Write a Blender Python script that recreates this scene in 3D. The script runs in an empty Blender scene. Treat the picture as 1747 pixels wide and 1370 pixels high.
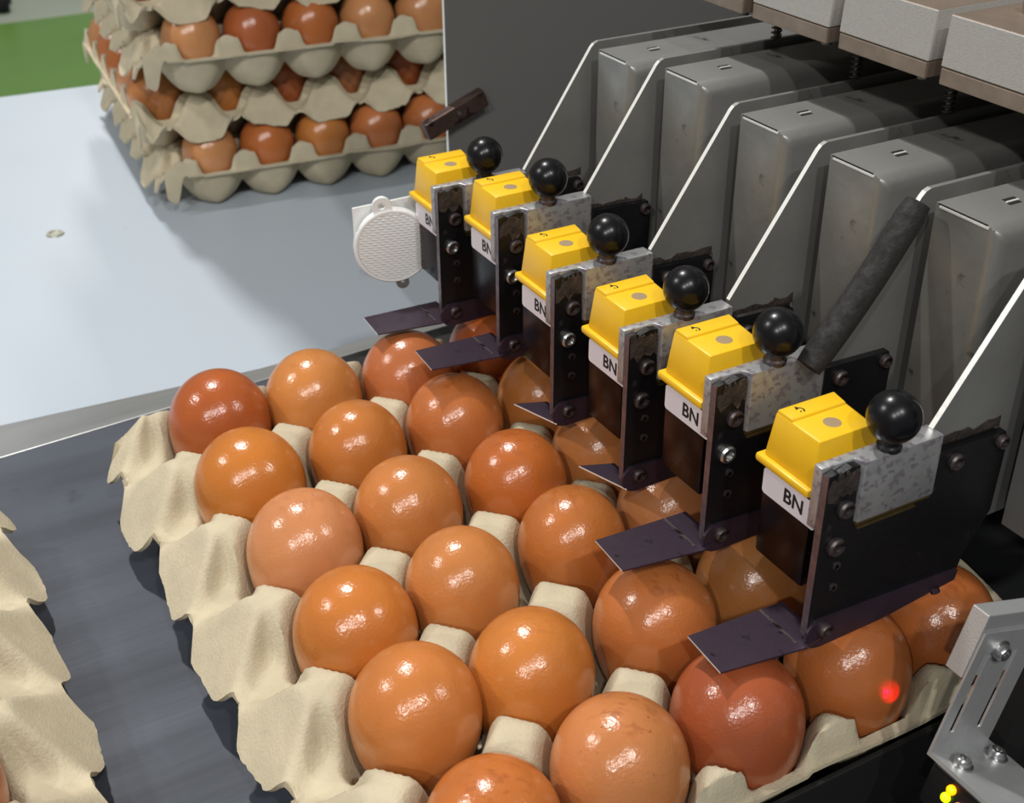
import bpy, bmesh, math, random
from mathutils import Vector, Matrix
random.seed(7)
S = bpy.context.scene
C = S.collection
PI = math.pi

# ------------------------------------------------------------ camera
cam_d = bpy.data.cameras.new('camera'); cam = bpy.data.objects.new('camera', cam_d); C.objects.link(cam)
RIGHT = Vector((0.87369804, -0.48643332, -0.00586193))
FWD = Vector((0.41370507, 0.74930011, -0.51710489))
UP = Vector((0.25592939, 0.44936842, 0.85590197))
cam.matrix_world = Matrix(((RIGHT.x, UP.x, -FWD.x, -0.11061318), (RIGHT.y, UP.y, -FWD.y, -0.45498312),
                           (RIGHT.z, UP.z, -FWD.z, 0.28490126), (0, 0, 0, 1)))
cam_d.sensor_width = 36; cam_d.sensor_fit = 'HORIZONTAL'; cam_d.lens = 2168.96 / 1747 * 36
cam_d.clip_start = 0.01; cam_d.clip_end = 60
cam_d.dof.use_dof = True; cam_d.dof.focus_distance = 0.43; cam_d.dof.aperture_fstop = 26
S.camera = cam

# ------------------------------------------------------------ world, lights, exposure
S.view_settings.view_transform = 'Standard'; S.view_settings.look = 'None'
S.view_settings.gamma = 1; S.view_settings.use_curve_mapping = False
S.view_settings.exposure = -0.09
w = bpy.data.worlds.new('hall_air'); S.world = w; w.use_nodes = True
w.node_tree.nodes['Background'].inputs[0].default_value = (0.93, 0.97, 1.0, 1)
w.node_tree.nodes['Background'].inputs[1].default_value = 0.20

def lamp(loc, target, sx, sy, watts, col=(1, 0.975, 0.94)):
    l = bpy.data.lights.new('ceiling_light', 'AREA'); l.shape = 'RECTANGLE'; l.size = sx; l.size_y = sy
    l.energy = watts; l.color = col
    o = bpy.data.objects.new('ceiling_light', l); C.objects.link(o); o.location = loc
    o.rotation_euler = (Vector(target) - Vector(loc)).to_track_quat('-Z', 'Y').to_euler()
    return o
T0 = (0.09, -0.1, 0)
lamp((0.0, 1.30, 3.0), T0, 0.10, 0.18, 78)
lamp((-1.45, 0.65, 1.6), T0, 0.06, 0.11, 14.5)
lamp((-0.16, -2.62, 2.88), T0, 0.11, 0.11, 38)
lamp((-2.86, -2.71, 2.70), T0, 0.11, 0.11, 46)
lamp((1.45, -1.40, 1.6), T0, 0.06, 0.08, 12)
lamp((-1.42, -2.71, 2.88), T0, 0.09, 0.09, 29)
lamp((1.2, 4.2, 2.6), (0.6, 4.2, -0.9), 1.2, 0.3, 75)  # unseen extra lamp, added to brighten the far green floor

# ------------------------------------------------------------ helpers
def lin(c):
    r = []
    for v in c[:3]:
        v /= 255.0
        r.append(v / 12.92 if v <= 0.04045 else ((v + 0.055) / 1.055) ** 2.4)
    return (r[0], r[1], r[2], 1)

def mat(name, col, rough=0.5, metal=0.0, var=0.0, vscale=60, bump=0.0, bscale=400, spots=None, sscale=120, sth=0.62, spec=0.5, coat=0, stretch=(1, 1, 1), emit=None):
    m = bpy.data.materials.new(name); m.use_nodes = True
    nt = m.node_tree; N = nt.nodes; L = nt.links; b = N['Principled BSDF']
    b.inputs['Roughness'].default_value = rough; b.inputs['Metallic'].default_value = metal
    b.inputs['Specular IOR Level'].default_value = spec; b.inputs['Coat Weight'].default_value = coat
    tc = N.new('ShaderNodeTexCoord'); mp = N.new('ShaderNodeMapping'); mp.inputs['Scale'].default_value = stretch
    L.new(tc.outputs['Object'], mp.inputs['Vector'])
    c = lin(col); out = None
    if var:
        n = N.new('ShaderNodeTexNoise'); n.inputs['Scale'].default_value = vscale; n.inputs['Detail'].default_value = 6
        L.new(mp.outputs[0], n.inputs['Vector'])
        r = N.new('ShaderNodeValToRGB')
        r.color_ramp.elements[0].position = 0.3; r.color_ramp.elements[1].position = 0.7
        r.color_ramp.elements[0].color = tuple(x * (1 - var) for x in c[:3]) + (1,)
        r.color_ramp.elements[1].color = tuple(min(1, x * (1 + var)) for x in c[:3]) + (1,)
        L.new(n.outputs['Fac'], r.inputs[0]); out = r.outputs[0]
        rr = N.new('ShaderNodeMapRange'); rr.inputs[1].default_value = 0.3; rr.inputs[2].default_value = 0.7
        rr.inputs[3].default_value = min(1, rough * 1.2); rr.inputs[4].default_value = rough * 0.8
        L.new(n.outputs['Fac'], rr.inputs[0]); L.new(rr.outputs[0], b.inputs['Roughness'])
    if spots:
        n2 = N.new('ShaderNodeTexNoise'); n2.inputs['Scale'].default_value = sscale; n2.inputs['Detail'].default_value = 4
        L.new(tc.outputs['Object'], n2.inputs['Vector'])
        r2 = N.new('ShaderNodeValToRGB'); r2.color_ramp.elements[0].position = sth; r2.color_ramp.elements[1].position = min(1, sth + 0.08)
        L.new(n2.outputs['Fac'], r2.inputs[0])
        mx = N.new('ShaderNodeMix'); mx.data_type = 'RGBA'
        L.new(r2.outputs[0], mx.inputs[0])
        if out: L.new(out, mx.inputs[6])
        else: mx.inputs[6].default_value = c
        mx.inputs[7].default_value = lin(spots); out = mx.outputs[2]
    if out: L.new(out, b.inputs['Base Color'])
    else: b.inputs['Base Color'].default_value = c
    if bump:
        n3 = N.new('ShaderNodeTexNoise'); n3.inputs['Scale'].default_value = bscale; n3.inputs['Detail'].default_value = 4
        L.new(mp.outputs[0], n3.inputs['Vector'])
        bp = N.new('ShaderNodeBump'); bp.inputs['Strength'].default_value = bump; bp.inputs['Distance'].default_value = 0.001
        L.new(n3.outputs['Fac'], bp.inputs['Height']); L.new(bp.outputs[0], b.inputs['Normal'])
    if emit:
        b.inputs['Emission Color'].default_value = lin(emit[0]); b.inputs['Emission Strength'].default_value = emit[1]
    return m

def box(bm, x0, x1, y0, y1, z0, z1):
    v = [bm.verts.new(p) for p in ((x0, y0, z0), (x1, y0, z0), (x1, y1, z0), (x0, y1, z0), (x0, y0, z1), (x1, y0, z1), (x1, y1, z1), (x0, y1, z1))]
    for f in ((3, 2, 1, 0), (4, 5, 6, 7), (0, 1, 5, 4), (1, 2, 6, 5), (2, 3, 7, 6), (3, 0, 4, 7)):
        bm.faces.new([v[i] for i in f])
    return v

def hull8(bm, lo, hi):
    """frustum: lo and hi are lists of four points, same winding (ccw from above)"""
    a = [bm.verts.new(p) for p in lo]; b = [bm.verts.new(p) for p in hi]
    n = len(a)
    bm.faces.new(a[::-1]); bm.faces.new(b)
    for i in range(n): bm.faces.new((a[i], a[(i + 1) % n], b[(i + 1) % n], b[i]))

def prism(bm, pts, axis, a, b):
    """extrude a 2D outline. axis 'y': pts are (x, z); 'z': (x, y); 'x': (y, z)"""
    def P(p, t): return {'y': (p[0], t, p[1]), 'z': (p[0], p[1], t), 'x': (t, p[0], p[1])}[axis]
    A = [bm.verts.new(P(p, a)) for p in pts]; B = [bm.verts.new(P(p, b)) for p in pts]
    n = len(pts)
    bm.faces.new(A); bm.faces.new(B[::-1])
    for i in range(n): bm.faces.new((A[i], B[i], B[(i + 1) % n], A[(i + 1) % n]))

def cyl(bm, c, d, r, h, n=20, r2=None):
    """cylinder from c along direction d"""
    d = Vector(d).normalized(); q = d.to_track_quat('Z', 'Y').to_matrix(); c = Vector(c)
    r2 = r if r2 is None else r2
    A = [bm.verts.new(c + q @ Vector((r * math.cos(2 * PI * i / n), r * math.sin(2 * PI * i / n), 0))) for i in range(n)]
    B = [bm.verts.new(c + q @ Vector((r2 * math.cos(2 * PI * i / n), r2 * math.sin(2 * PI * i / n), h))) for i in range(n)]
    bm.faces.new(A[::-1]); bm.faces.new(B)
    for i in range(n): bm.faces.new((A[i], A[(i + 1) % n], B[(i + 1) % n], B[i]))

def lathe(bm, prof, n=32, c=(0, 0, 0)):
    """revolve (r, z) profile about Z"""
    rings = []
    for r, z in prof:
        if r < 1e-6: rings.append([bm.verts.new((c[0], c[1], c[2] + z))])
        else: rings.append([bm.verts.new((c[0] + r * math.cos(2 * PI * i / n), c[1] + r * math.sin(2 * PI * i / n), c[2] + z)) for i in range(n)])
    for A, B in zip(rings, rings[1:]):
        for i in range(n):
            k = (i + 1) % n
            if len(A) == 1: bm.faces.new((A[0], B[i], B[k]))
            elif len(B) == 1: bm.faces.new((A[i], A[k], B[0]))
            else: bm.faces.new((A[i], A[k], B[k], B[i]))

def tube(bm, pts, r, n=12):
    pts = [Vector(p) for p in pts]; rings = []
    for i, p in enumerate(pts):
        t = (pts[min(i + 1, len(pts) - 1)] - pts[max(i - 1, 0)]).normalized()
        q = t.to_track_quat('Z', 'Y').to_matrix()
        rr = r[i] if isinstance(r, (list, tuple)) else r
        rings.append([bm.verts.new(p + q @ Vector((rr * math.cos(2 * PI * k / n), rr * math.sin(2 * PI * k / n), 0))) for k in range(n)])
    for A, B in zip(rings, rings[1:]):
        for k in range(n): bm.faces.new((A[k], A[(k + 1) % n], B[(k + 1) % n], B[k]))
    bm.faces.new(rings[0][::-1]); bm.faces.new(rings[-1])

def bevel(bm, w, seg=2, ang=30):
    bmesh.ops.recalc_face_normals(bm, faces=bm.faces)
    es = [e for e in bm.edges if len(e.link_faces) == 2 and e.calc_face_angle(0) > math.radians(ang)]
    bmesh.ops.bevel(bm, geom=es, offset=w, segments=seg, affect='EDGES', profile=0.5, clamp_overlap=True)

def finish(name, bm, m, smooth=False, face_mat=None):
    bmesh.ops.recalc_face_normals(bm, faces=bm.faces)
    if face_mat:
        for f in bm.faces: f.material_index = face_mat(f)
    me = bpy.data.meshes.new(name); bm.to_mesh(me); bm.free()
    for x in (m if isinstance(m, (list, tuple)) else [m]): me.materials.append(x)
    if smooth:
        me.shade_smooth()
        if smooth is not True: me.set_sharp_from_angle(angle=math.radians(smooth))
    return me

def obj(name, bm, m, parent=None, smooth=False, face_mat=None, loc=None):
    me = bm if isinstance(bm, bpy.types.Mesh) else finish(name, bm, m, smooth, face_mat)
    o = bpy.data.objects.new(name, me); C.objects.link(o)
    if parent: o.parent = parent
    if loc: o.location = loc
    return o

def tag(o, label, cat, group=None):
    o['label'] = label; o['category'] = cat
    if group: o['group'] = group
    return o

def thing(name, label, cat, loc=(0, 0, 0), rz=0, group=None):
    o = bpy.data.objects.new(name, None); C.objects.link(o); o.location = loc; o.rotation_euler = (0, 0, rz)
    o.empty_display_size = 0.01
    return tag(o, label, cat, group)

def struct(o):
    o['kind'] = 'structure'; return o

def dup(root, loc=None, label=None):
    def cp(o, par):
        c = o.copy(); C.objects.link(c)
        if par: c.parent = par
        for ch in o.children: cp(ch, c)
        return c
    r = cp(root, None)
    if loc is not None: r.location = loc
    if label: r['label'] = label
    return r

NB = bmesh.new

# ------------------------------------------------------------ materials
M_pulp = mat('moulded_pulp', (192, 181, 155), 0.9, 0, 0.08, 90, 0.35, 900, spots=(140, 122, 92), sscale=420, sth=0.74, spec=0.2)
M_table = mat('table_coating', (178, 188, 198), 0.38, 0, 0.025, 9, 0.05, 300, spots=(150, 158, 166), sscale=26, sth=0.73)
M_steel = mat('brushed_steel', (150, 152, 152), 0.42, 0.75, 0.06, 40, 0.08, 300, stretch=(0.15, 1, 1))
M_zinc = mat('galvanised_sheet', (150, 150, 147), 0.42, 0.6, 0.14, 45, 0.12, 260, spots=(66, 62, 56), sscale=95, sth=0.66)
M_edge = mat('cut_sheet_edge', (235, 235, 230), 0.35, 0.25, 0.06, 300, 0.1, 500)
M_alu = mat('stained_aluminium', (172, 173, 174), 0.38, 0.6, 0.16, 130, 0.12, 500, spots=(146, 138, 147), sscale=420, sth=0.54)
M_alu2 = mat('bare_aluminium', (188, 190, 190), 0.34, 0.6, 0.08, 130, 0.06, 500)
M_block = mat('bead_blasted_block', (196, 193, 188), 0.5, 0.55, 0.06, 700, 0.16, 1500)
M_brownplate = mat('oily_steel_plate', (150, 134, 120), 0.45, 0.6, 0.12, 120, 0.1, 500)
M_black = mat('blackened_plate', (18, 18, 21), 0.38, 0.1, 0.35, 90, 0.15, 350, spots=(52, 44, 46), sscale=130, sth=0.68)
M_blackedge = mat('worn_plate_edge', (120, 108, 112), 0.4, 0.7, 0.25, 250, 0.2, 500)
M_purple = mat('ink_stained_blade', (68, 55, 68), 0.36, 0.55, 0.25, 90, 0.06, 300, spots=(28, 18, 26), sscale=160, sth=0.66)
M_gunk = mat('dried_ink_grime', (52, 45, 42), 0.6, 0, 0.55, 260, 1.0, 420, spots=(112, 94, 74), sscale=190, sth=0.62)
M_yellow = mat('yellow_plastic', (240, 190, 30), 0.34, 0, 0.04, 80, 0.03, 300)
M_cart = mat('cartridge_black', (16, 9, 10), 0.26, 0, 0.3, 60, spec=0.2)
M_label = mat('label_paper', (226, 222, 228), 0.5)
M_ink = mat('print_black', (16, 16, 20), 0.6)
M_greymark = mat('grey_button', (158, 136, 104), 0.5, 0, 0.1, 300)
M_ball = mat('black_phenolic', (13, 13, 16), 0.27, 0, 0.15, 90, 0.02, 300, spec=0.38)
M_screw = mat('tarnished_screw', (100, 92, 92), 0.42, 0.8, 0.3, 250, 0.2, 500, spots=(52, 40, 42), sscale=260, sth=0.54)
M_bright = mat('bright_screw', (190, 190, 190), 0.26, 0.95, 0.1, 250)
M_panel = mat('dark_painted_panel', (120, 120, 119), 0.42, 0.3, 0.05, 6, 0.04, 300)
M_dark = mat('machine_dark', (38, 37, 37), 0.5, 0.2, 0.2, 12)
M_bed = mat('bed_dark_green', (34, 38, 37), 0.6, 0.1, 0.2, 30)
M_belt = mat('conveyor_belt', (62, 67, 77), 0.55, 0, 0.28, 22, 0.08, 200, spots=(30, 31, 36), sscale=24, sth=0.70, stretch=(0.25, 2.2, 1))
M_blackrail = mat('black_rubber', (9, 9, 10), 0.7)
M_rust = mat('rusty_bar', (84, 66, 60), 0.45, 0.6, 0.35, 120, 0.25, 400, spots=(40, 26, 24), sscale=150, sth=0.55)
M_hose = mat('braided_hose', (34, 32, 32), 0.75, 0, 0.3, 400, 0.3, 900)
M_white = mat('white_plastic', (232, 234, 233), 0.35)
M_spring = mat('spring_steel', (110, 106, 102), 0.4, 0.8, 0.2, 200)
M_green = mat('green_floor_coating', (98, 136, 62), 0.35, 0, 0.10, 1.2)
M_concrete = mat('grey_walkway', (150, 158, 142), 0.6, 0, 0.1, 2)
M_brass = mat('brass_strip', (120, 100, 60), 0.4, 0.8, 0.3, 300)
M_led_o = mat('amber_led', (255, 150, 10), 0.3, emit=((255, 140, 0), 3.0))
M_led_g = mat('yellow_green_led', (200, 240, 20), 0.3, emit=((190, 235, 10), 2.5))
M_led_r = mat('pink_led', (255, 150, 140), 0.3, emit=((255, 120, 110), 0.9))

# reflector lens with prismatic grid
M_lens = mat('reflector_lens', (232, 238, 238), 0.2, 0.1)
nt = M_lens.node_tree; N = nt.nodes; L = nt.links
tc = N.new('ShaderNodeTexCoord'); wv = N.new('ShaderNodeTexWave'); wv2 = N.new('ShaderNodeTexWave')
wv.bands_direction = 'DIAGONAL'; wv.inputs['Scale'].default_value = 260; wv2.inputs['Scale'].default_value = 260; wv2.bands_direction = 'Z'
mul = N.new('ShaderNodeMath'); mul.operation = 'MULTIPLY'
L.new(tc.outputs['Object'], wv.inputs[0]); L.new(tc.outputs['Object'], wv2.inputs[0]); L.new(wv.outputs['Fac'], mul.inputs[0]); L.new(wv2.outputs['Fac'], mul.inputs[1])
bp = N.new('ShaderNodeBump'); bp.inputs['Strength'].default_value = 0.5; bp.inputs['Distance'].default_value = 0.0006
L.new(mul.outputs[0], bp.inputs['Height']); L.new(bp.outputs[0], N['Principled BSDF'].inputs['Normal'])

# eggshell: colour per egg from the object's own colour, alpha drives the amount of speckling
M_egg = bpy.data.materials.new('eggshell'); M_egg.use_nodes = True
nt = M_egg.node_tree; N = nt.nodes; L = nt.links; b = N['Principled BSDF']
oi = N.new('ShaderNodeObjectInfo'); tc = N.new('ShaderNodeTexCoord')
vm = N.new('ShaderNodeVectorMath'); vm.operation = 'ADD'
cmb = N.new('ShaderNodeMath'); cmb.operation = 'MULTIPLY'; cmb.inputs[1].default_value = 37.0
L.new(oi.outputs['Random'], cmb.inputs[0]); L.new(tc.outputs['Object'], vm.inputs[0]); L.new(cmb.outputs[0], vm.inputs[1])
n1 = N.new('ShaderNodeTexNoise'); n1.inputs['Scale'].default_value = 45; n1.inputs['Detail'].default_value = 6; L.new(vm.outputs[0], n1.inputs['Vector'])
hs = N.new('ShaderNodeHueSaturation'); L.new(oi.outputs['Color'], hs.inputs['Color'])
mr = N.new('ShaderNodeMapRange'); mr.inputs[1].default_value = 0.3; mr.inputs[2].default_value = 0.7; mr.inputs[3].default_value = 0.88; mr.inputs[4].default_value = 1.10
L.new(n1.outputs['Fac'], mr.inputs[0]); L.new(mr.outputs[0], hs.inputs['Value'])
n2 = N.new('ShaderNodeTexNoise'); n2.inputs['Scale'].default_value = 330; n2.inputs['Detail'].default_value = 2; L.new(vm.outputs[0], n2.inputs['Vector'])
add = N.new('ShaderNodeMath'); add.operation = 'ADD'; L.new(n2.outputs['Fac'], add.inputs[0]); L.new(oi.outputs['Alpha'], add.inputs[1])
cr = N.new('ShaderNodeValToRGB'); cr.color_ramp.elements[0].position = 0.82; cr.color_ramp.elements[1].position = 0.9
L.new(add.outputs[0], cr.inputs[0])
mx = N.new('ShaderNodeMix'); mx.data_type = 'RGBA'; L.new(cr.outputs[0], mx.inputs[0]); L.new(hs.outputs[0], mx.inputs[6]); mx.inputs[7].default_value = lin((96, 44, 20))
# reddish scuffed patch of old print near the blunt end
sx = N.new('ShaderNodeSeparateXYZ'); L.new(tc.outputs['Object'], sx.inputs[0])
zr = N.new('ShaderNodeMapRange'); zr.inputs[1].default_value = 0.0195; zr.inputs[2].default_value = 0.0225; L.new(sx.outputs['Z'], zr.inputs[0])
n4 = N.new('ShaderNodeTexNoise'); n4.inputs['Scale'].default_value = 260; n4.inputs['Detail'].default_value = 3
mp = N.new('ShaderNodeMapping'); mp.inputs['Scale'].default_value = (0.7, 1.4, 1); L.new(vm.outputs[0], mp.inputs[0]); L.new(mp.outputs[0], n4.inputs['Vector'])
cr4 = N.new('ShaderNodeValToRGB'); cr4.color_ramp.elements[0].position = 0.52; cr4.color_ramp.elements[1].position = 0.62; L.new(n4.outputs['Fac'], cr4.inputs[0])
mm = N.new('ShaderNodeMath'); mm.operation = 'MULTIPLY'; L.new(zr.outputs[0], mm.inputs[0]); L.new(cr4.outputs[0], mm.inputs[1])
mm2 = N.new('ShaderNodeMath'); mm2.operation = 'MULTIPLY'; rsel = N.new('ShaderNodeMapRange'); rsel.inputs[1].default_value = 0.45; rsel.inputs[2].default_value = 0.9; rsel.inputs[3].default_value = 0.0; rsel.inputs[4].default_value = 0.34; L.new(oi.outputs['Random'], rsel.inputs[0]); L.new(rsel.outputs[0], mm2.inputs[1]); L.new(mm.outputs[0], mm2.inputs[0])
mx2 = N.new('ShaderNodeMix'); mx2.data_type = 'RGBA'; L.new(mm2.outputs[0], mx2.inputs[0]); L.new(mx.outputs[2], mx2.inputs[6]); mx2.inputs[7].default_value = lin((120, 46, 28))
L.new(mx2.outputs[2], b.inputs['Base Color'])
b.inputs['Roughness'].default_value = 0.20; b.inputs['Specular IOR Level'].default_value = 0.6
n3 = N.new('ShaderNodeTexNoise'); n3.inputs['Scale'].default_value = 900; n3.inputs['Detail'].default_value = 3; L.new(vm.outputs[0], n3.inputs['Vector'])
n5 = N.new('ShaderNodeTexNoise'); n5.inputs['Scale'].default_value = 120; L.new(vm.outputs[0], n5.inputs['Vector'])
ad2 = N.new('ShaderNodeMath'); ad2.operation = 'MULTIPLY_ADD'; ad2.inputs[1].default_value = 1.6; L.new(n5.outputs['Fac'], ad2.inputs[0]); L.new(n3.outputs['Fac'], ad2.inputs[2])
bp = N.new('ShaderNodeBump'); bp.inputs['Strength'].default_value = 0.22; bp.inputs['Distance'].default_value = 0.0006
L.new(ad2.outputs[0], bp.inputs['Height']); L.new(bp.outputs[0], b.inputs['Normal'])

# ------------------------------------------------------------ setting: floor
PX, PY = 0.0432, 0.048
ZB = -0.0368        # belt surface
ZT = -0.080         # table surface
bm = NB(); box(bm, -6, 10, -3, 4.45, -0.95, -0.90); fl = struct(obj('floor', bm, M_green)); fl['label'] = 'glossy green factory floor seen beyond the table'
bm = NB(); box(bm, -6, 10, 4.45, 14, -0.95, -0.90); wk = struct(obj('floor', bm, M_concrete)); wk['label'] = 'grey walkway beyond the green floor'

# caster far away
t = thing('caster_wheel', 'black caster wheel standing on the far floor in the top left corner', 'wheel', (0.56, 4.62, -0.90))
bm = NB(); cyl(bm, (-0.02, 0, 0.05), (1, 0, 0), 0.05, 0.04, 24); bevel(bm, 0.006); obj('tyre', bm, M_blackrail, t, 40)
bm = NB(); box(bm, -0.032, -0.024, -0.02, 0.02, 0.03, 0.13); box(bm, 0.024, 0.032, -0.02, 0.02, 0.03, 0.13); box(bm, -0.032, 0.032, -0.02, 0.02, 0.12, 0.135); obj('fork', bm, M_dark, t)

# ------------------------------------------------------------ steel table (turned 4.6 degrees)
TA = math.radians(-4.6)
t = thing('steel_table', 'pale grey flat outfeed table that carries the stacked egg trays', 'table', (0.0, 0.46, -0.90), TA)
bm = NB(); box(bm, -0.9, 0.40, -0.345, 0.327, ZT + 0.9 - 0.003, ZT + 0.9); bevel(bm, 0.0008); obj('table_top', bm, M_table, t)
bm = NB(); box(bm, -0.88, 0.38, -0.33, -0.31, ZT + 0.9 - 0.06, ZT + 0.9 - 0.003); box(bm, -0.88, 0.38, 0.29, 0.31, ZT + 0.9 - 0.06, ZT + 0.9 - 0.003); obj('frame', bm, M_steel, t)
for sx_ in (-0.85, 0.35):
    for sy_ in (-0.32, 0.30):
        bm = NB(); box(bm, sx_ - 0.02, sx_ + 0.02, sy_ - 0.02, sy_ + 0.02, 0, ZT + 0.9 - 0.003); obj('leg', bm, M_steel, t)
bm = NB(); lathe(bm, [(0.0, 0.0004), (0.0035, 0.0004), (0.0042, 0.0012), (0.0058, 0.0012), (0.0064, 0.0), ], 28, (0.0122, -0.0225, ZT + 0.9))
o = obj('countersunk_bolt', bm, mat('table_bolt', (165, 165, 152), 0.4, 0.6), t, 40); o['label'] = 'round bolt sunk into the bare table'

# ------------------------------------------------------------ conveyor
t = thing('conveyor', 'dark slate conveyor belt running under the egg trays', 'conveyor', (-0.2, -0.35, -0.90))
zc = 0.9 + ZB
def yedge(x): return 0.0900 + 0.067 * (x - 0.0)
bm = NB(); prism(bm, [(-0.30, -0.45), (0.27, -0.45), (0.27, 0.35 + yedge(0.07)), (-0.30, 0.35 + yedge(-0.5))], 'z', zc - 0.004, zc); obj('belt', bm, M_belt, t)
bm = NB(); prism(bm, [(-0.62, 0.35 + yedge(-0.82)), (0.60, 0.35 + yedge(0.4) - 0.003), (0.60, 0.35 + 0.115), (0.25, 0.35 + 0.1032), (-0.62, 0.35 + 0.1645)], 'z', zc - 0.006, zc + 0.0005)
bevel(bm, 0.001); o = obj('end_plate', bm, M_steel, t); o['label'] = 'grey steel bridge plate at the end of the belt'
bm = NB(); box(bm, 0.271, 0.40, -0.45, 0.44, zc - 0.004, zc - 0.0003); obj('side_rail', bm, M_blackrail, t)
bm = NB(); box(bm, -0.30, 0.60, -0.44, 0.42, zc - 0.06, zc - 0.0045); obj('bed', bm, M_dark, t)
bm = NB(); box(bm, 0.402, 0.605, -0.45, 0.44, zc - 0.01, zc - 0.002); obj('bed_plate', bm, M_bed, t)
bm = NB(); box(bm, 0.262, 0.55, 0.0838, 0.0858, zc - 0.0003, zc + 0.0262); bevel(bm, 0.0005); o = obj('guide_rail', bm, M_blackrail, t); o['label'] = 'black guide rail along the near edge of the egg tray'
for sx_ in (-0.27, 0.58):
    for sy_ in (-0.4, 0.38):
        bm = NB(); box(bm, sx_ - 0.02, sx_ + 0.02, sy_ - 0.02, sy_ + 0.02, 0, zc - 0.055); obj('leg', bm, M_dark, t)

# ------------------------------------------------------------ egg tray mesh (local: centre of tray, z=0 at the feet)
def interp(tab, c):
    if c <= tab[0][0]: return tab[0][1]
    for (a, za), (b_, zb) in zip(tab, tab[1:]):
        if c <= b_: return za + (zb - za) * (c - a) / (b_ - a)
    return tab[-1][1]
CUP = [(0.0118, 0.0018), (0.0147, 0.0044), (0.0190, 0.0092), (0.0235, 0.0160), (0.0262, 0.0225), (0.0288, 0.0325), (0.0304, 0.0390), (0.0316, 0.0410), (0.0335, 0.0415), (0.06, 0.0418)]
def tray_mesh():
    NX, NY, n = 5, 6, 24
    TOP = 0.0415; RIM = 0.0288
    rnd = random.Random(3)
    ph = [rnd.uniform(0, 6) for _ in range(8)]
    def wob(x, y): return 0.0005 * (math.sin(x * 61 + ph[0]) + math.sin(y * 53 + ph[1]) + math.sin((x + y) * 97 + ph[2]))
    def H(x, y):
        i = min(NX - 1, max(0, round(x / PX + (NX - 1) / 2))); j = min(NY - 1, max(0, round(y / PY + (NY - 1) / 2)))
        dx = abs(x - (i - (NX - 1) / 2) * PX); dy = abs(y - (j - (NY - 1) / 2) * PY) * 0.92
        c = 0.84 * (dx + dy) + 0.16 * math.hypot(dx, dy) * 1.25
        return interp(CUP, c + 0.7 * wob(x, y))
    xh = NX / 2 * PX
    yh = (NY - 1) / 2 * PY + 0.0189
    NS = 20
    def outer(s_, yc, ext, frac):
        p = (yc / PY) - math.floor(yc / PY)                    # posts lie at whole multiples of the pitch
        dyp = min(p, 1 - p) * PY
        face = TOP - max(0.0, s_ - 0.0055) * 1.28
        if s_ > 0.0045: face += 0.0012 * (1 - math.exp(-(s_ - 0.0045) / 0.002)) * 0
        low = 0.0275 - 0.0085 * min(1, frac * 1.1)
        hw = 0.0076 + 0.0140 * min(1, max(0, s_ - 0.003) / 0.019)              # half width of the flat face
        wt = 0.0065
        f = max(0.0, min(1.0, (hw - dyp) / wt + 0.5))
        f = f * f * (3 - 2 * f)
        z = low + (TOP - low) * f
        return min(z, face) if face > low else min(z, max(face, 0.0120))
    def extent(yc):
        p = (yc / PY) - math.floor(yc / PY); dyp = min(p, 1 - p) * PY
        f = max(0.0, min(1.0, (0.0240 - dyp) / 0.0145)); f = f * f * (3 - 2 * f)
        return 0.0208 + 0.0062 * f
    xs = [(k / NS, -1) for k in range(NS, 0, -1)] + [(-xh + 2 * xh * k / (NX * n), 0) for k in range(NX * n + 1)] + [(k / NS, 1) for k in range(1, NS + 1)]
    ny = NY * n
    ys = [(-yh - 0.0042, 2), (-yh - 0.0030, 2), (-yh - 0.0018, 1), (-yh - 0.0008, 3)] + [(-yh + 2 * yh * k / ny, 0) for k in range(ny + 1)] + [(yh + 0.0008, 3), (yh + 0.0018, 1), (yh + 0.0030, 2), (yh + 0.0042, 2)]
    bm = NB(); grid = []
    for iy, (y, wy) in enumerate(ys):
        row = []
        yc = max(-yh, min(yh, y))
        edge = yh - abs(yc)
        for (x, sd) in xs:
            if sd == 0:
                z = H(x, yc); X = x
                if edge < 0.0030: z = max(z, RIM - 0.0003 - 0.4 * edge)
            else:
                ext = (extent(yc) if edge > 0.004 else 0.0195 + (extent(yc) - 0.0195) * edge / 0.004) + 2.2 * wob(yc, sd * 0.1) + rnd.uniform(-0.0002, 0.0002)
                s_ = ext * x
                zi = H(sd * xh, yc)
                zo = outer(s_, yc, ext, x)
                g = max(0.0, 1 - s_ / 0.0035)
                z = zi * g + zo * (1 - g)
                z += 0.0045 * x * x * (1 - min(1.0, (ext - 0.0195) / 0.0055)) if ext < 0.025 else 0
                if edge < 0.0030: z = max(z, (RIM - 0.0003) * (1 - x) + 0.0215 * x - 0.4 * edge)
                X = sd * (xh + s_)
            rim = RIM + 1.2 * wob(x if sd == 0 else sd * xh, 0.3)
            if sd: rim -= 0.005 * x
            if wy == 3: z = z + (min(z, rim) - z) * 0.12
            elif wy == 1: z = z + (min(z, rim) - z) * 0.55
            elif wy == 2: z = min(z, rim)
            if sd and iy in (0, len(ys) - 1): q_ = max(0.0, min(1.0, (x - 0.15) / 0.45)); z -= 0.017 * q_ * q_ * (3 - 2 * q_) * (1 - 0.35 * max(0, x - 0.7) / 0.3); y_ = y - math.copysign(0.0012, y)
            else: y_ = y
            row.append([X, y_, max(z, 0.002)])
        grid.append(row)
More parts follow.
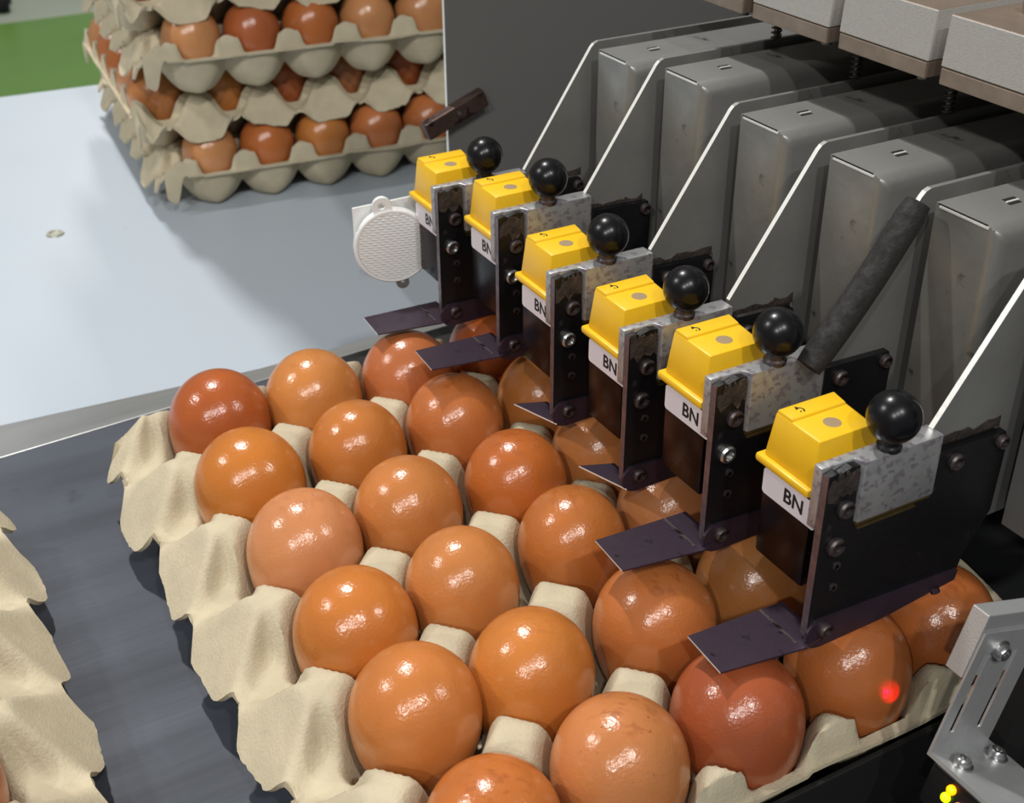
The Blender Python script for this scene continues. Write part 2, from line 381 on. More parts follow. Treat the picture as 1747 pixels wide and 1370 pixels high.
    for it in range(2):                                     # pulp is soft: round the relief a little
        Z = [[q[2] for q in r] for r in grid]
        for a in range(4, len(grid) - 4):
            for c in range(1, len(grid[a]) - 1):
                grid[a][c][2] = (4 * Z[a][c] + 2 * (Z[a - 1][c] + Z[a + 1][c] + Z[a][c - 1] + Z[a][c + 1]) + Z[a - 1][c - 1] + Z[a - 1][c + 1] + Z[a + 1][c - 1] + Z[a + 1][c + 1]) / 16
    grid = [[bm.verts.new(q) for q in r] for r in grid]
    for a, b2 in zip(grid, grid[1:]):
        for k in range(len(a) - 1): bm.faces.new((a[k], a[k + 1], b2[k + 1], b2[k]))
    bmesh.ops.recalc_face_normals(bm, faces=bm.faces)
    if sum(f.normal.z for f in bm.faces) < 0: bmesh.ops.reverse_faces(bm, faces=bm.faces)
    bm.normal_update()                                      # give the sheet its thickness
    top = list(bm.verts); low = [bm.verts.new(v.co - v.normal * 0.0017) for v in top]
    bm.verts.index_update(); fs = list(bm.faces); bnd = [e for e in bm.edges if len(e.link_faces) == 1]
    for f in fs: bm.faces.new([low[v.index] for v in reversed(f.verts)])
    for e in bnd:
        a, c = e.verts; bm.faces.new((a, c, low[c.index], low[a.index]))
    for v in bm.verts: v.co.z = max(0.0, v.co.z - 0.0001)
    return finish('egg_tray', bm, M_pulp, 50)
TRAY = tray_mesh()
def tray(loc, rz, label, group=None):
    o = obj('egg_tray', TRAY, None); o.location = loc; o.rotation_euler = (0, 0, rz)
    return tag(o, label, 'egg tray', group)

# ------------------------------------------------------------ eggs
def egg_mesh():
    bm = NB(); prof = []
    n = 30
    for k in range(n + 1):
        a = -PI / 2 + PI * k / n
        z = math.sin(a); r = math.cos(a)
        if z < 0:
            Z = 0.0335 * z; rr = 0.0210 * r * (1 + 0.10 * z * (1 + z) * -0.2) * (1 - 0.06 * (-z) ** 1.5)
        else:
            Z = 0.0233 * z; rr = 0.0210 * r ** 0.97 if r > 1e-6 else 0
        prof.append((rr if 0 < k < n else 0, Z))
    lathe(bm, prof, 40)
    return finish('egg', bm, M_egg, True)
EGG = egg_mesh()
def egg(loc, w, col, label, speck=0.0, tilt=(0, 0), group=None):
    o = obj('egg', EGG, None); o.location = loc
    s = w / 0.042
    o.scale = (s, s, min(s, 1.02)); o.rotation_euler = (tilt[0], tilt[1], random.uniform(0, 6))
    m_ = sum(col) / 3; col = [(v + (m_ - v) * 0.03) * k_ for v, k_ in zip(col, (0.945, 0.955, 0.92))]
    c = lin(col); o.color = (c[0], c[1], c[2], speck)
    return tag(o, label, 'egg', group)

# --- main tray under the printing heads: column 0..4 from the left, row 0..5 from the back
CX, CY = 2 * PX, -2.5 * PY
tray((CX, CY, ZB), 0, 'beige pulp egg tray on the belt directly under the printing heads')
ORD = ['first', 'second', 'third', 'fourth', 'fifth', 'sixth']
EGGS = {  # (col,row): (px x, px y, width px, colour, speckle)
    (0, 0): (376, 722, 172, (176, 88, 42), 0.0), (1, 0): (536, 684, 165, (206, 130, 68), 0.04), (2, 0): (702, 655, 160, (190, 108, 64), 0.0), (3, 0): (None, 0, 0, (182, 92, 44), 0.0), (4, 0): (None, 0, 0, (190, 110, 56), 0),
    (0, 1): (428, 829, 188, (200, 118, 48), 0.07), (1, 1): (611, 772, 168, (198, 118, 56), 0.0), (2, 1): (776, 727, 167, (194, 110, 58), 0.0), (3, 1): (None, 0, 0, (196, 122, 64), 0), (4, 1): (None, 0, 0, (190, 110, 56), 0),
    (0, 2): (521, 939, 198, (210, 136, 90), 0.0), (1, 2): (697, 877, 187, (202, 124, 66), 0.0), (2, 2): (880, 826, 176, (184, 98, 44), 0.0), (3, 2): (None, 0, 0, (198, 124, 70), 0), (4, 2): (None, 0, 0, (186, 104, 54), 0),
    (0, 3): (607, 1079, 214, (202, 118, 52), 0.0), (1, 3): (789, 1002, 194, (206, 128, 70), 0.03), (2, 3): (976, 928, 183, (190, 110, 54), 0.02), (3, 3): (None, 0, 0, (190, 122, 76), 0), (4, 3): (None, 0, 0, (190, 110, 56), 0),
    (0, 4): (709, 1217, 230, (204, 122, 62), 0.05), (1, 4): (907, 1152, 218, (204, 122, 56), 0.0), (2, 4): (1116, 1066, 211, (194, 112, 60), 0.0), (3, 4): (None, 0, 0, (176, 114, 64), 0), (4, 4): (None, 0, 0, (180, 104, 54), 0),
    (0, 5): (842, 1418, 238, (200, 112, 54), 0.02), (1, 5): (1057, 1310, 240, (206, 128, 76), 0.11), (2, 5): (1257, 1225, 230, (166, 82, 48), 0.0), (3, 5): (1445, 1140, 214, (178, 100, 52), 0.0), (4, 5): (1590, 1068, 200, (176, 98, 50), 0.0),
}
def onplane(px, py, z):
    d = RIGHT * ((px - 873.5) / 2168.96) + FWD + UP * (-(py - 685) / 2168.96)
    t_ = (z - 0.28490126) / d.z
    return Vector((-0.11061318, -0.45498312, 0.28490126)) + d * t_, t_
def shade(c):
    r, g, b_ = c
    if r < 180: return 'reddish brown'
    if g > 133: return 'pale peach brown'
    if g > 125: return 'light tan brown'
    if g > 115: return 'orange brown'
    return 'warm brown'
for (i, j), (px, py, wpx, col, sp) in EGGS.items():
    gx, gy = i * PX, -j * PY
    if px:
        P, dep = onplane(px, py, 0.0)
        ddx = max(-0.0030, min(0.0030, P.x - gx)); ddy = max(-0.0035, min(0.0035, P.y - gy))
        wd = max(0.0400, min(0.0432, wpx / 2168.96 * dep * 1.0))
    else:
        ddx, ddy, wd = random.uniform(-0.0008, 0.0008), random.uniform(-0.001, 0.001), random.uniform(0.0405, 0.0415)
    s_ = 'speckled ' if sp >= 0.07 else ''
    rowtxt = {0: 'back row', 5: 'front row'}.get(j, ORD[j] + ' row from back')
    coltxt = {0: 'leftmost', 4: 'rightmost'}.get(i, ORD[i] + ' from left')
    egg((gx + ddx, gy + ddy, 0.0), wd, col, '%s%s egg, %s, %s of the printing tray' % (s_, shade(col), coltxt, rowtxt), sp,
        (random.uniform(-0.06, 0.06), random.uniform(-0.06, 0.06)))

# --- second tray on the left
T2 = (-0.2215, CY - 0.0095, ZB)
tray(T2, 0, 'beige pulp egg tray cut off by the left edge of the photo')
k = 0
for j in range(2, 6):
    gx, gy = T2[0] + 2 * PX, T2[1] + (2.5 - j) * PY
    egg((gx, gy, 0), 0.042, [(196, 112, 58), (188, 100, 50), (190, 92, 46), (200, 116, 60)][k],
        'brown egg in the right column of the left tray, %s' % ['third from the back', 'fourth from the back', 'next to the front one', 'front one'][k])
    k += 1

# --- stack on the table
SA = math.radians(-5.0)
SX, SY = 0.1310, 0.4440                    # corner foot, centre
# centre of the stack
ca, sa = math.cos(SA), math.sin(SA)
def stk(u, v): return (SX + ca * u - sa * v, SY + sa * u + ca * v)
cu, cv = 2 * PX, 2.5 * PY
TH = 0.0425
NAMES = ['bottom', 'second', 'third', 'top']
COL = [(206, 140, 92), (200, 124, 62), (184, 98, 56), (196, 114, 66), (208, 138, 96), (190, 106, 54), (178, 112, 72), (200, 128, 76)]
NL = 20
for lv in range(NL):
    if lv > 3:
        x_, y_ = stk(cu + random.uniform(-.003, .003), cv + random.uniform(-.003, .003))
        tray((x_, y_, ZT + lv * TH), SA + (lv % 2) * PI / 2, 'beige egg tray higher in the tall stack, above the frame of the photo', 'egg trays high in the stack')
        continue
    x_, y_ = stk(cu + [0, 0.004, -0.002, 0.003][lv], cv + [0, -0.002, -0.004, -0.003][lv])
    z_ = ZT + lv * TH
    rot = SA + (0 if lv % 2 == 0 else PI / 2) + [0, 0.012, -0.008, 0.01][lv]
    z_ -= 0.0035 * (lv % 2)
    tray((x_, y_, z_), rot, '%s beige egg tray of the stack standing on the table' % ('lowest' if lv == 0 else 'topmost visible' if lv == 3 else NAMES[lv] + ' lowest'))
    nu, nv, pu, pv = (5, 6, PX, PY) if lv % 2 == 0 else (6, 5, PY, PX)
    for a in range(nu):
        for b_ in range(nv):
            if not (b_ == 0 or a == 0): continue
            lu, lvv = (a - (nu - 1) / 2) * pu, (b_ - (nv - 1) / 2) * pv
            ang = SA + [0, 0.012, -0.008, 0.01][lv]
            ex, ey = x_ + math.cos(ang) * lu - math.sin(ang) * lvv, y_ + math.sin(ang) * lu + math.cos(ang) * lvv
            col = random.choice(COL)
            if b_ == 0: pos = 'near side, %s' % ('at left corner' if a == 0 else ORD[a] + ' from left corner')
            else: pos = 'left side, %s from near corner' % ORD[b_]
            egg((ex, ey, z_ + 0.0366), random.uniform(0.0405, 0.042), col, 'brown egg in %s tray of table stack, %s' % (['lowest', 'second', 'third', 'topmost'][lv], pos), 0, (random.uniform(-.05, .05), random.uniform(-.05, .05)))

# ------------------------------------------------------------ machine cabinet behind the heads and the side panel
t = thing('machine_cabinet', 'dark body of the egg printing machine behind the grey housings', 'machine', (0.50, -0.15, -0.90))
bm = NB(); box(bm, -0.09, 0.25, -0.45, 0.275, 0, 1.35); bevel(bm, 0.004); obj('cabinet', bm, M_dark, t)
bm = NB(); box(bm, -0.10, -0.0899, -0.45, 0.20, 0.91, 1.02); obj('mounting_rail', bm, M_steel, t)
t = thing('side_panel', 'dark grey upright sheet panel in front of the stacked trays', 'panel', (0.1748, 0.130, ZT))
bm = NB(); box(bm, 0, 0.5, 0, 0.0025, 0.0, 0.32); bevel(bm, 0.0004); obj('sheet', bm, [M_panel, M_edge], t, False, lambda f: 1 if f.normal.x < -0.9 else 0)

# rusty bar on the panel
def xz_box(bm, p0, p1, h, y0, y1):
    d = Vector((p1[0] - p0[0], p1[1] - p0[1])); nrm = Vector((-d.y, d.x)).normalized() * h
    pts = [p0, p1, (p1[0] + nrm.x, p1[1] + nrm.y), (p0[0] + nrm.x, p0[1] + nrm.y)]
    prism(bm, pts, 'y', y0, y1)
t = thing('stop_bar', 'short rusty brown bar fixed slanting to the dark panel edge', 'bar', (0.178, 0.126, 0.066))
bm = NB(); xz_box(bm, (-0.0165, -0.0075), (0.0185, 0.0060), 0.0092, -0.0025, 0.0039); bevel(bm, 0.0006); obj('bar', bm, M_rust, t)
bm = NB(); cyl(bm, (0.0005, -0.0025, 0.0045), (0, -1, 0), 0.0011, 0.0008, 14); obj('rivet', bm, M_bright, t)

# ------------------------------------------------------------ print heads
HX, HY = 0.1035, -0.2445
def screw(parent, x, y, z, r=0.0031, m=None, name='screw', hexs=True):
    bm = NB(); m = m or M_screw
    lathe(bm, [(0, 0), (r, 0), (r, 0.0012), (r * 0.82, 0.0019), (r * 0.55, 0.0019), (r * 0.5, 0.0009), (0, 0.0009)], 18 if not hexs else 18)
    bmesh.ops.transform(bm, matrix=Matrix.Rotation(PI / 2, 4, 'X'), verts=bm.verts)
    o = obj(name, bm, m, parent, 35); o.location = (x, y, z); return o

def make_head(j, tongue):
    t = thing('print_head', '', 'print head', (0, 0, 0), 0, 'printing heads')
    # aluminium bracket with a step
    bm = NB(); prism(bm, [(0, 0.006), (0, 0.0027), (0.0118, 0.0027), (0.0132, -0.0008), (0.0425, -0.0008), (0.0425, 0.006)], 'z', 0.0655, 0.0865)
    bevel(bm, 0.00035, 2)
    o = obj('bracket', bm, [M_alu, M_edge], t, 35); o['label'] = 'worn aluminium bracket carrying the knob'
    # black side plate with a notch for the bracket
    bm = NB()
    prism(bm, [(0.0003, 0.0275), (0.0003, 0.0850), (0.0030, 0.0856), (0.0045, 0.0849), (0.0085, 0.0860), (0.0116, 0.0856), (0.0122, 0.0643), (0.0432, 0.0655), (0.0436, 0.0795), (0.0705, 0.0785),
               (0.0722, 0.0740), (0.0715, 0.0490), (0.0630, 0.0345), (0.0615, 0.0290)], 'y', 0.0, 0.0026)
    obj('side_plate', bm, [M_black, M_blackedge], t, False, lambda f: 1 if f.normal.x < -0.9 else 0)
    # dried ink crust at the top of the plate
    bm = NB(); rnd = random.Random(j + 20)
    pts = []
    for k in range(13): pts.append((0.0006 + 0.0110 * k / 12, 0.0846 + rnd.uniform(-0.0012, 0.0016) - 0.004 * max(0, 1 - k / 4) * (j % 3 != 0)))
    pts += [(0.0116, 0.0765 + rnd.uniform(-.001, .001))] + [(0.0116 - 0.0108 * k / 8, 0.0765 + rnd.uniform(-0.0018, 0.0020)) for k in range(1, 9)]
    prism(bm, pts, 'y', -0.0005, 0.0001); obj('ink_crust', bm, M_gunk, t)
    # brass strip under the bracket
    bm = NB(); box(bm, 0.0128, 0.0420, -0.0004, 0.003, 0.0645, 0.0653); box(bm, 0.0135, 0.036, -0.0008, 0.0, 0.0632, 0.0638); obj('shim_strip', bm, M_brass, t)
    # screws and holes
    screw(t, 0.0078, -0.00005, 0.0722, 0.0029); screw(t, 0.0062, -0.00005, 0.0595, 0.0031, M_screw if j in (3, 5) else M_bright, hexs=True)
    screw(t, 0.0500, -0.00005, 0.0745, 0.0028); screw(t, 0.0690, -0.00005, 0.0755, 0.0024)
    for hz in (0.0515, 0.0435):
        bm = NB(); lathe(bm, [(0.0006, 0.0), (0.0015, 0.0), (0.0015, 0.0005), (0.0006, 0.0005)], 14); 
        bmesh.ops.transform(bm, matrix=Matrix.Rotation(PI / 2, 4, 'X'), verts=bm.verts)
        o = obj('threaded_hole', bm, M_screw, t, 35); o.location = (0.0082, 0, hz)
    # blade: flange along the foot of the plate, and the tongue
    bm = NB()
    arc = [(0.0055 + 0.0062 * math.cos(a), 0.0278 + 0.0055 * math.sin(a)) for a in [PI * (0.5 + k / 8) for k in range(9)]]
    prism(bm, [(0.0610, 0.0300), (0.0055, 0.0330)] + arc[1:] + [(0.030, 0.0228), (0.0605, 0.0262)], 'y', -0.0011, 0.0)
    if tongue == 'long':
        prism(bm, [(-0.0290, 0.0190), (0.0060, 0.0175), (0.0060, -0.0010), (-0.0012, -0.0026), (-0.0300, 0.0015)], 'z', 0.0255, 0.0261)
    else:
        prism(bm, [(-0.0062, 0.0190), (0.0060, 0.0140), (0.0060, -0.0010), (0.0008, -0.0020)], 'z', 0.0245, 0.0251)
    bl = obj('blade', bm, [M_purple, M_edge], t, False, lambda f: 1 if f.normal.x < -0.6 and f.calc_area() < 3e-5 and f.calc_center_median().y > 0.0002 else 0)
    bl['label'] = 'ink-stained purple blade with a %s tongue' % ('flat' if tongue == 'long' else 'short pointed')
    if tongue == 'long':
        bm = NB(); box(bm, -0.0032, -0.0022, 0.0005, 0.0178, 0.0261, 0.02625); obj('crease', bm, M_screw, bl)
    screw(t, 0.0062, -0.0011, 0.0290, 0.0026, M_screw, 'pivot_screw')
    if j == 5:
        bm = NB(); cyl(bm, (0.052, -0.0005, 0.0262), (0.2, -0.5, -1), 0.0016, 0.002, 10); obj('ink_drip', bm, M_purple, t)
    # knob
    bm = NB(); lathe(bm, [(0, 0), (0.0035, 0), (0.0037, 0.0014), (0.0030, 0.0020), (0.0032, 0.0044), (0, 0.0044)], 20)
    o = obj('knob_stem', bm, M_black if j in (0, 5) else M_screw, t, 35); o.location = (0.0238, 0.0020, 0.0863)
    bm = NB(); bmesh.ops.create_uvsphere(bm, u_segments=36, v_segments=20, radius=0.0078)
    o = obj('ball_knob', bm, M_ball, t, True); o.location = (0.0238, 0.0020, 0.0968)
    o['label'] = 'glossy black ball knob'
    return t

def text_mesh(body, size, m, name):
    cu_ = bpy.data.curves.new(name, 'FONT'); cu_.body = body; cu_.size = size; cu_.align_x = 'CENTER'; cu_.align_y = 'CENTER'; cu_.extrude = 0.00003; cu_.offset = size * 0.022
    o = bpy.data.objects.new(name, cu_); C.objects.link(o)
    bpy.context.view_layer.update()
    me = bpy.data.meshes.new_from_object(o.evaluated_get(bpy.context.evaluated_depsgraph_get()))
    bpy.data.objects.remove(o); bpy.data.curves.remove(cu_)
    me.materials.clear(); me.materials.append(m); me.name = name
    return me
BN = text_mesh('BN', 0.0068, M_ink, 'lettering')

def make_cartridge():
    t = thing('ink_cartridge', '', 'ink cartridge', (0, 0, 0), 0, 'ink cartridges')
    bm = NB(); box(bm, 0.0012, 0.046, 0.0066, 0.0285, 0.0405, 0.0742); bevel(bm, 0.0009, 2); obj('body', bm, M_cart, t, 35)
    bm = NB()
    hull8(bm, [(0.0004, 0.0068, 0.0765), (0.030, 0.0068, 0.0765), (0.030, 0.0285, 0.0765), (0.0004, 0.0285, 0.0765)],
              [(0.0016, 0.0072, 0.0922), (0.0215, 0.0072, 0.0922), (0.0235, 0.0266, 0.0922), (0.0016, 0.0266, 0.0922)])
    bevel(bm, 0.0009, 2)
    cap = obj('cap', bm, M_yellow, t, 35); cap['label'] = 'yellow plastic cap'
    bm = NB(); hull8(bm, [(0.0018, 0.0192, 0.0918), (0.0222, 0.0192, 0.0918), (0.0232, 0.0264, 0.0918), (0.0018, 0.0264, 0.0918)],
                     [(0.0020, 0.0198, 0.0930), (0.0220, 0.0198, 0.0930), (0.0230, 0.0260, 0.0930), (0.0020, 0.0260, 0.0930)])
    bevel(bm, 0.0003, 2); obj('ridge', bm, M_yellow, cap, 35)
    bm = NB(); box(bm, -0.0012, 0.032, 0.0064, 0.0305, 0.0740, 0.0768); bevel(bm, 0.0009, 2); obj('flange', bm, M_yellow, cap, 35)
    bm = NB(); cyl(bm, (0.0118, 0.0138, 0.0921), (0, 0, 1), 0.0027, 0.00015, 24); o = obj('round_mark', bm, M_greymark, cap, 35); o['label'] = 'grey round mark on the cap'
    # small printed mark: a curved arrow
    bm = NB()
    for k in range(7):
        a0, a1 = PI * (0.15 + 0.75 * k / 7), PI * (0.15 + 0.75 * (k + 1) / 7)
        v = [bm.verts.new((0.0072 + r * math.sin(a), 0.0226 - r * math.cos(a), 0.09303)) for r, a in ((0.0010, a0), (0.0015, a0), (0.0015, a1), (0.0010, a1))]
        bm.faces.new(v)
    v = [bm.verts.new(p) for p in ((0.0062, 0.0232, 0.09303), (0.0080, 0.0236, 0.09303), (0.0070, 0.0250, 0.09303))]; bm.faces.new(v)
    v = [bm.verts.new(p) for p in ((0.0066, 0.0214, 0.09303), (0.0076, 0.0222, 0.09303), (0.0068, 0.0222, 0.09303))]; bm.faces.new(v)
    obj('printed_mark', bm, M_ink, cap)
    # label
    bm = NB(); r = 0.0012; y0, y1, z0, z1 = 0.0042, 0.0280, 0.0632, 0.0722
    pts = []
    for cy_, cz_, a in ((y1 - r, z1 - r, 0), (y0 + r, z1 - r, PI / 2), (y0 + r, z0 + r, PI), (y1 - r, z0 + r, 1.5 * PI)):
        for q in range(5): pts.append((cy_ + r * math.cos(a + q * PI / 8), cz_ + r * math.sin(a + q * PI / 8)))
    prism(bm, pts, 'x', 0.00098, 0.00122)
    lb = obj('label_strip', bm, M_label, t); lb['label'] = 'white sticker reading BN'
    o = obj('lettering', BN, None, lb); o.rotation_euler = (PI / 2, 0, -PI / 2); o.location = (0.00094, 0.0140, 0.0677)
    return t

DX = [-0.0005, 0.0022, -0.0008, -0.0005, -0.0012, 0.0015]
DZ = [0.0005, 0.0060, 0.0008, -0.0005, 0.0052, 0.0]
WHICH = ['farthest from the camera', 'second farthest from the camera', 'third farthest from the camera', 'third nearest the camera', 'second nearest the camera', 'nearest the camera']
cart0 = None
for j in range(6):
    h = make_head(j, 'short' if j in (2, 3) else 'long')
    h.location = (HX + DX[j], HY + 0.048 * (5 - j), DZ[j])
    h['label'] = 'black plate printing head with black ball knob, %s of the six' % WHICH[j]
    if cart0 is None: c = cart0 = make_cartridge()
    else: c = dup(cart0)
    c.location = (HX + DX[j] + 0.0030, HY + 0.048 * (5 - j) + 0.0024, DZ[j] - 0.0022)
    c['label'] = 'yellow capped ink cartridge in the printing head %s' % WHICH[j]

# ------------------------------------------------------------ grey housings
def make_housing(j):
    t = thing('head_housing', 'grey sheet metal housing behind the printing head %s' % WHICH[j], 'housing', (HX, HY + 0.048 * (5 - j), 0.0045 if j == 1 else 0), 0, 'grey head housings')
    o_ = 0.0020
    bm = NB()
    prism(bm, [(0.0430, 0.0866), (0.0435, 0.0800), (0.0725, 0.0790), (0.0740, 0.0440), (0.305, 0.0440), (0.305, 0.1372), (0.0790, 0.1372), (0.0770, 0.1364), (0.0756, 0.1350)], 'y', 0.0028, 0.0046)
    pl = obj('support_plate', bm, [M_zinc, M_edge], t, False, lambda f: 1 if f.normal.x < -0.5 and f.normal.z > 0.15 else 0)
    # dirt crust along the foot of the plate
    bm = NB(); rnd = random.Random(j)
    pts = [(0.0445, 0.0803)] + [(0.0445 + 0.027 * k / 10, 0.0818 + rnd.uniform(-0.0008, 0.0012)) for k in range(11)] + [(0.0715, 0.0793)]
    prism(bm, pts, 'y', 0.0024, 0.0028); obj('grime', bm, M_gunk, pl)
    # cover box: rounded on its near side
    bm = NB()
    R = 0.0060; y0, y1, zt, zb = -0.0290, -0.0035, 0.1357, 0.0450
    prof = [(y1, zb), (y1, zt), (y0 + R, zt)] + [(y0 + R - R * math.sin(a), zt - R + R * math.cos(a)) for a in [PI / 2 * k / 8 for k in range(1, 9)]] + [(y0, zb)]
    x0, x1 = 0.0752, 0.305
    rs = []
    nb = 6; rb = 0.0045
    for k in range(nb + 1):                 # roll the near vertical corner round
        a = PI / 2 * k / nb
        rs.append((x0 + rb * (1 - math.sin(a)), rb * (1 - math.cos(a))))
    rs = rs[::-1]
    rings = []
    for (xx, ins) in [(x0, rb)] + [(x0 + rb * (1 - math.cos(PI / 2 * k / nb)), rb * (1 - math.sin(PI / 2 * k / nb))) for k in range(1, nb + 1)] + [(x1, 0)]:
        ring = []
        for (yy, zz) in prof:
            ymin = y0 + ins
            zz2 = zz
            yy2 = max(yy, ymin) if yy < y0 + R + 1e-6 or True else yy
            ring.append(bm.verts.new((xx, yy2, zz2)))
        rings.append(ring)
    for A, B in zip(rings, rings[1:]):
        for k in range(len(A)): bm.faces.new((A[k], A[(k + 1) % len(A)], B[(k + 1) % len(A)], B[k]))
    bm.faces.new(rings[0]); bm.faces.new(rings[-1][::-1])
    cv_ = obj('cover', bm, M_zinc, t, 42)
    # seam: lip of the folded lid along the front edge
    bm = NB(); box(bm, 0.0747, 0.0752, -0.0245, -0.0052, 0.1345, 0.1352); obj('lid_lip', bm, M_edge, cv_)
    bm = NB(); box(bm, 0.0750, 0.07525, -0.0240, -0.0046, 0.1353, 0.1357); obj('lid_seam', bm, M_blackrail, cv_)
    # pressed slot on the lid
    bm = NB(); box(bm, 0.0925, 0.0975, -0.0165, -0.0150, 0.1357, 0.13585); box(bm, 0.0935, 0.0985, -0.0135, -0.0122, 0.1357, 0.13585); obj('slot', bm, M_blackrail, cv_)
    bm = NB(); box(bm, 0.0930, 0.0980, -0.0149, -0.0143, 0.1357, 0.1361); obj('slot_tab', bm, M_edge, cv_)
    return t
for j in range(6): make_housing(j)

# ------------------------------------------------------------ clamp blocks above the housings
for k in range(5):
    yl = -0.0225 - 0.0481 * k
    t = thing('clamp_block', 'pale metal block with a brown plate under it, %s overhead' % ['farthest', 'second farthest', 'third from the front', 'second from the front', 'nearest'][k], 'block', (0.207, yl, 0.159), 0, 'overhead clamp blocks')
    bm = NB(); hull8(bm, [(0, -0.0425, 0.0058), (0.205, -0.0425, 0.0058), (0.205, 0, 0.0058), (0, 0, 0.0058)],
                     [(0.001, -0.0425, 0.0222), (0.205, -0.0425, 0.0222), (0.205, 0, 0.0222), (0.001, 0, 0.0222)]); bevel(bm, 0.0004)
    obj('block', bm, [M_block, M_brownplate], t, False, lambda f: 1 if f.normal.z > 0.9 else 0)
    bm = NB(); box(bm, 0.0, 0.205, -0.0420, -0.0003, 0, 0.0055); bevel(bm, 0.0004); obj('base_plate', bm, M_brownplate, t)
    for (bx, by, hh) in ((0.024, -0.012, 0.004), (0.045, -0.030, 0.003)):
        bm = NB(); lathe(bm, [(0, 0), (0.0036, 0), (0.0036, hh), (0.003, hh + 0.0006), (0.0018, hh + 0.0006), (0.0018, hh - 0.001), (0, hh - 0.001)], 20)
        o = obj('cap_screw', bm, M_dark if False else M_brownplate, t, 35); o.location = (bx, by, 0.0222)
    bm = NB(); cyl(bm, (0.033, -0.025, -0.0225), (0, 0, 1), 0.0012, 0.0225, 12)
    tube(bm, [(0.033 + 0.0019 * math.cos(a), -0.025 + 0.0019 * math.sin(a), -0.0222 + 0.022 * a / (2 * PI * 11)) for a in [2 * PI * q / 10 for q in range(111)]], 0.00045, 6)
    obj('spring_pin', bm, M_spring, t, 40)
    bm = NB(); cyl(bm, (0.006, -0.036, -0.0022), (0, 0, 1), 0.0020, 0.0022, 14); obj('nut', bm, M_spring, t, 40)

# ------------------------------------------------------------ braided hose by the second nearest plate
pts = []
A = Vector((0.1725, -0.1985, 0.1362)); B = Vector((0.1345, -0.2005, 0.0905))
for k in range(15):
    f = k / 14; p = A.lerp(B, f); p.z += -0.0022 * math.sin(PI * f); pts.append(p)
bm = NB(); tube(bm, pts, [0.0040] + [0.0047] * 12 + [0.0046, 0.0042], 18)
t = obj('braided_hose', bm, M_hose, None, 50); tag(t, 'black braided hose slanting down beside the second nearest housing plate', 'hose')

# ------------------------------------------------------------ reflector left of the farthest head
t = thing('reflector', 'round white retroreflector on a white bracket left of the farthest head', 'reflector', (0.0965, 0.030, ZB - 0.004))
zz = 0.0510 - (ZB - 0.004)
bm = NB(); box(bm, -0.0155, 0.108, 0.0058, 0.0070, zz - 0.004, zz + 0.0180); box(bm, 0.1050, 0.108, 0.0035, 0.0070, 0, zz + 0.018); bevel(bm, 0.0003); obj('bracket', bm, M_white, t)
def tilt_disc(bm, a=0.28):
    bmesh.ops.transform(bm, matrix=Matrix.Translation((0, 0, zz)) @ Matrix.Rotation(-a, 4, 'Z') @ Matrix.Rotation(PI / 2, 4, 'X'), verts=bm.verts)
bm = NB(); lathe(bm, [(0, -0.001), (0.0172, -0.001), (0.0176, -0.0004), (0.0176, 0.0028), (0.0170, 0.0034), (0.0160, 0.0034), (0.0160, 0.0026), (0, 0.0026)], 48); tilt_disc(bm); obj('rim', bm, M_white, t, 35)
bm = NB(); lathe(bm, [(0.0160, 0.0024), (0.0158, 0.0032), (0.008, 0.0037), (0, 0.0038)], 48); tilt_disc(bm); obj('lens', bm, M_lens, t, 35)
bm = NB()
lathe(bm, [(0.0018, 0), (0.0042, 0), (0.0044, 0.0012), (0.0042, 0.0024), (0.0018, 0.0024), (0.0018, 0)], 28, (-0.004, 0.0190, 0)); tilt_disc(bm); obj('ear', bm, M_white, t, 35)
bm = NB(); lathe(bm, [(0.0010, 0), (0.0030, 0), (0.0030, 0.0020), (0.0010, 0.0020), (0.0010, 0)], 20, (0.0035, -0.0186, 0)); tilt_disc(bm); obj('ear', bm, M_steel, t, 35)

# ------------------------------------------------------------ sensor bracket, front right
ANG = math.radians(17)
t = thing('sensor_bracket', 'bare aluminium angle bracket with two slots at the lower right', 'bracket', (0.1206, -0.285, 0.0082)); t.rotation_euler = (0, ANG, 0)
bm = NB(); box(bm, -0.0005, 0.075, 0.0015, 0.0075, 0.0255, 0.0465); bevel(bm, 0.0003); o = obj('back_plate', bm, [M_alu2, M_block], t, False, lambda f: 1 if f.normal.x < -0.9 else 0); o['label'] = 'thick milled aluminium plate'
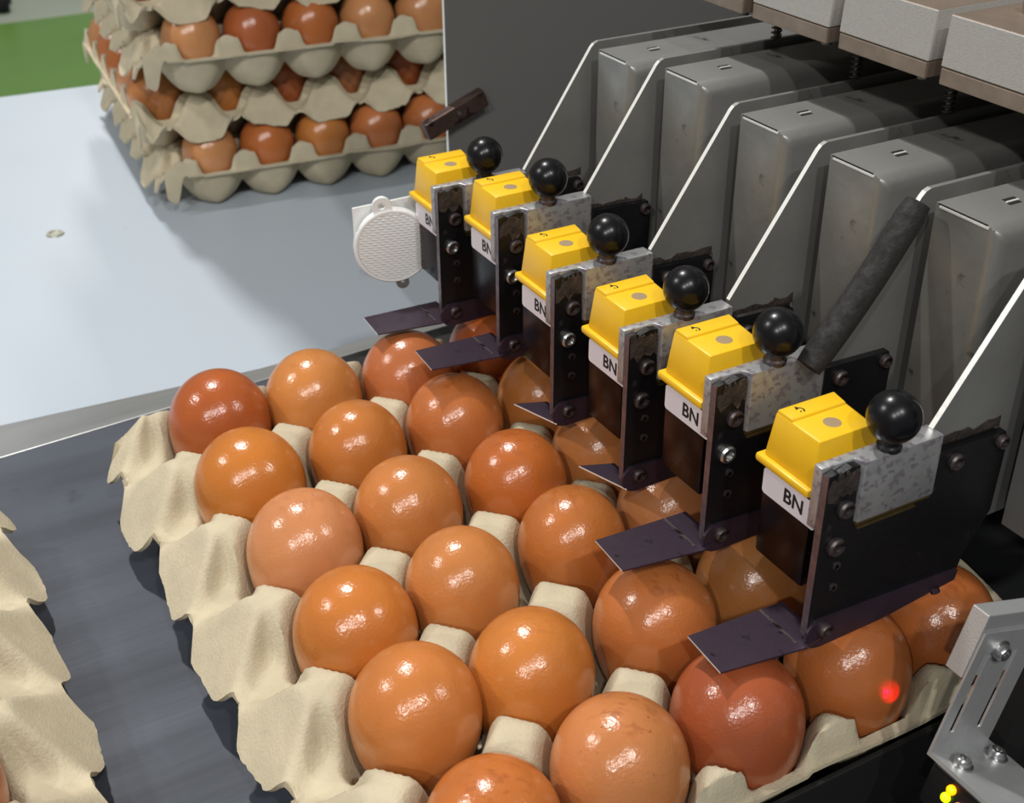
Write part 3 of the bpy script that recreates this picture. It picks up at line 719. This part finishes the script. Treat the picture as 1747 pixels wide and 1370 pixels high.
# angle: upright with two slots cut through, built from bars
bm = NB()
W = 0.0265
for (a0, a1, z0, z1) in ((0, 0.0044, 0, 0.041), (0.0068, 0.0168, 0, 0.041), (0.0192, W, 0, 0.041), (0.0044, 0.0068, 0, 0.006), (0.0044, 0.0068, 0.034, 0.041), (0.0168, 0.0192, 0, 0.006), (0.0168, 0.0192, 0.034, 0.041)):
    box(bm, a0, a1, 0.0006, 0.0014, z0, z1)
box(bm, 0, W, -0.0270, 0.0014, -0.0014, 0.0)
bmesh.ops.remove_doubles(bm, verts=bm.verts, dist=1e-6)
obj('angle', bm, M_alu2, t)
def vscrew(par, x, y, z, r, d):
    bm = NB(); lathe(bm, [(0, 0), (r * 1.35, 0), (r * 1.35, 0.0005), (r, 0.0006), (r, 0.0018), (r * 0.8, 0.0026), (r * 0.5, 0.0026), (r * 0.5, 0.0012), (0, 0.0012)], 22)
    if d == 'y': bmesh.ops.transform(bm, matrix=Matrix.Rotation(PI / 2, 4, 'X'), verts=bm.verts)
    o = obj('screw', bm, M_bright, par, 35); o.location = (x, y, z)
vscrew(t, 0.0100, 0.0006, 0.0345, 0.0026, 'y'); vscrew(t, 0.0300, 0.0015, 0.0345, 0.0026, 'y')
vscrew(t, 0.0058, -0.0062, 0.0, 0.0026, 'z'); vscrew(t, 0.0215, -0.0062, 0.0, 0.0026, 'z')
# arm down to the bed
bm = NB(); box(bm, 0.050, 0.062, 0.0075, 0.0135, -0.0272, 0.045); obj('arm', bm, M_dark, t)
# sensor hanging under the foot
t = thing('photo_sensor', 'small black photo sensor with lit lamps under the aluminium bracket', 'sensor', (0.1206, -0.285, 0.0082)); t.rotation_euler = (0, ANG, 0)
bm = NB(); box(bm, 0.0008, 0.0235, -0.0260, -0.0010, -0.0160, -0.0014); bevel(bm, 0.001); obj('body', bm, M_black, t)
for (y_, z_, m, n_) in ((-0.0098, -0.0052, M_led_o, 'amber lamp'), (-0.0092, -0.0084, M_led_g, 'yellow green lamp'), (-0.0138, -0.0082, M_led_r, 'pink lamp')):
    bm = NB(); bmesh.ops.create_uvsphere(bm, u_segments=16, v_segments=10, radius=0.0015); o = obj('lamp', bm, m, t, True); o.location = (0.0004, y_, z_); o['label'] = n_
bm = NB(); cyl(bm, (0.012, -0.0012, -0.009), (0, 1, 0), 0.0025, 0.0012, 18); obj('lens', bm, M_ball, t, 35)
# the sensor's own red beam
sl = bpy.data.lights.new('sensor_beam', 'SPOT'); sl.energy = 0.03; sl.color = (1, 0.0, 0.03); sl.spot_size = math.radians(24); sl.spot_blend = 0.5; sl.shadow_soft_size = 0.0005
so = bpy.data.objects.new('sensor_beam', sl); C.objects.link(so); so.location = (0.1365, -0.2755, 0.0005)
so.rotation_euler = (Vector((0.1300, -0.2595, 0.0055)) - Vector(so.location)).to_track_quat('-Z', 'Y').to_euler()
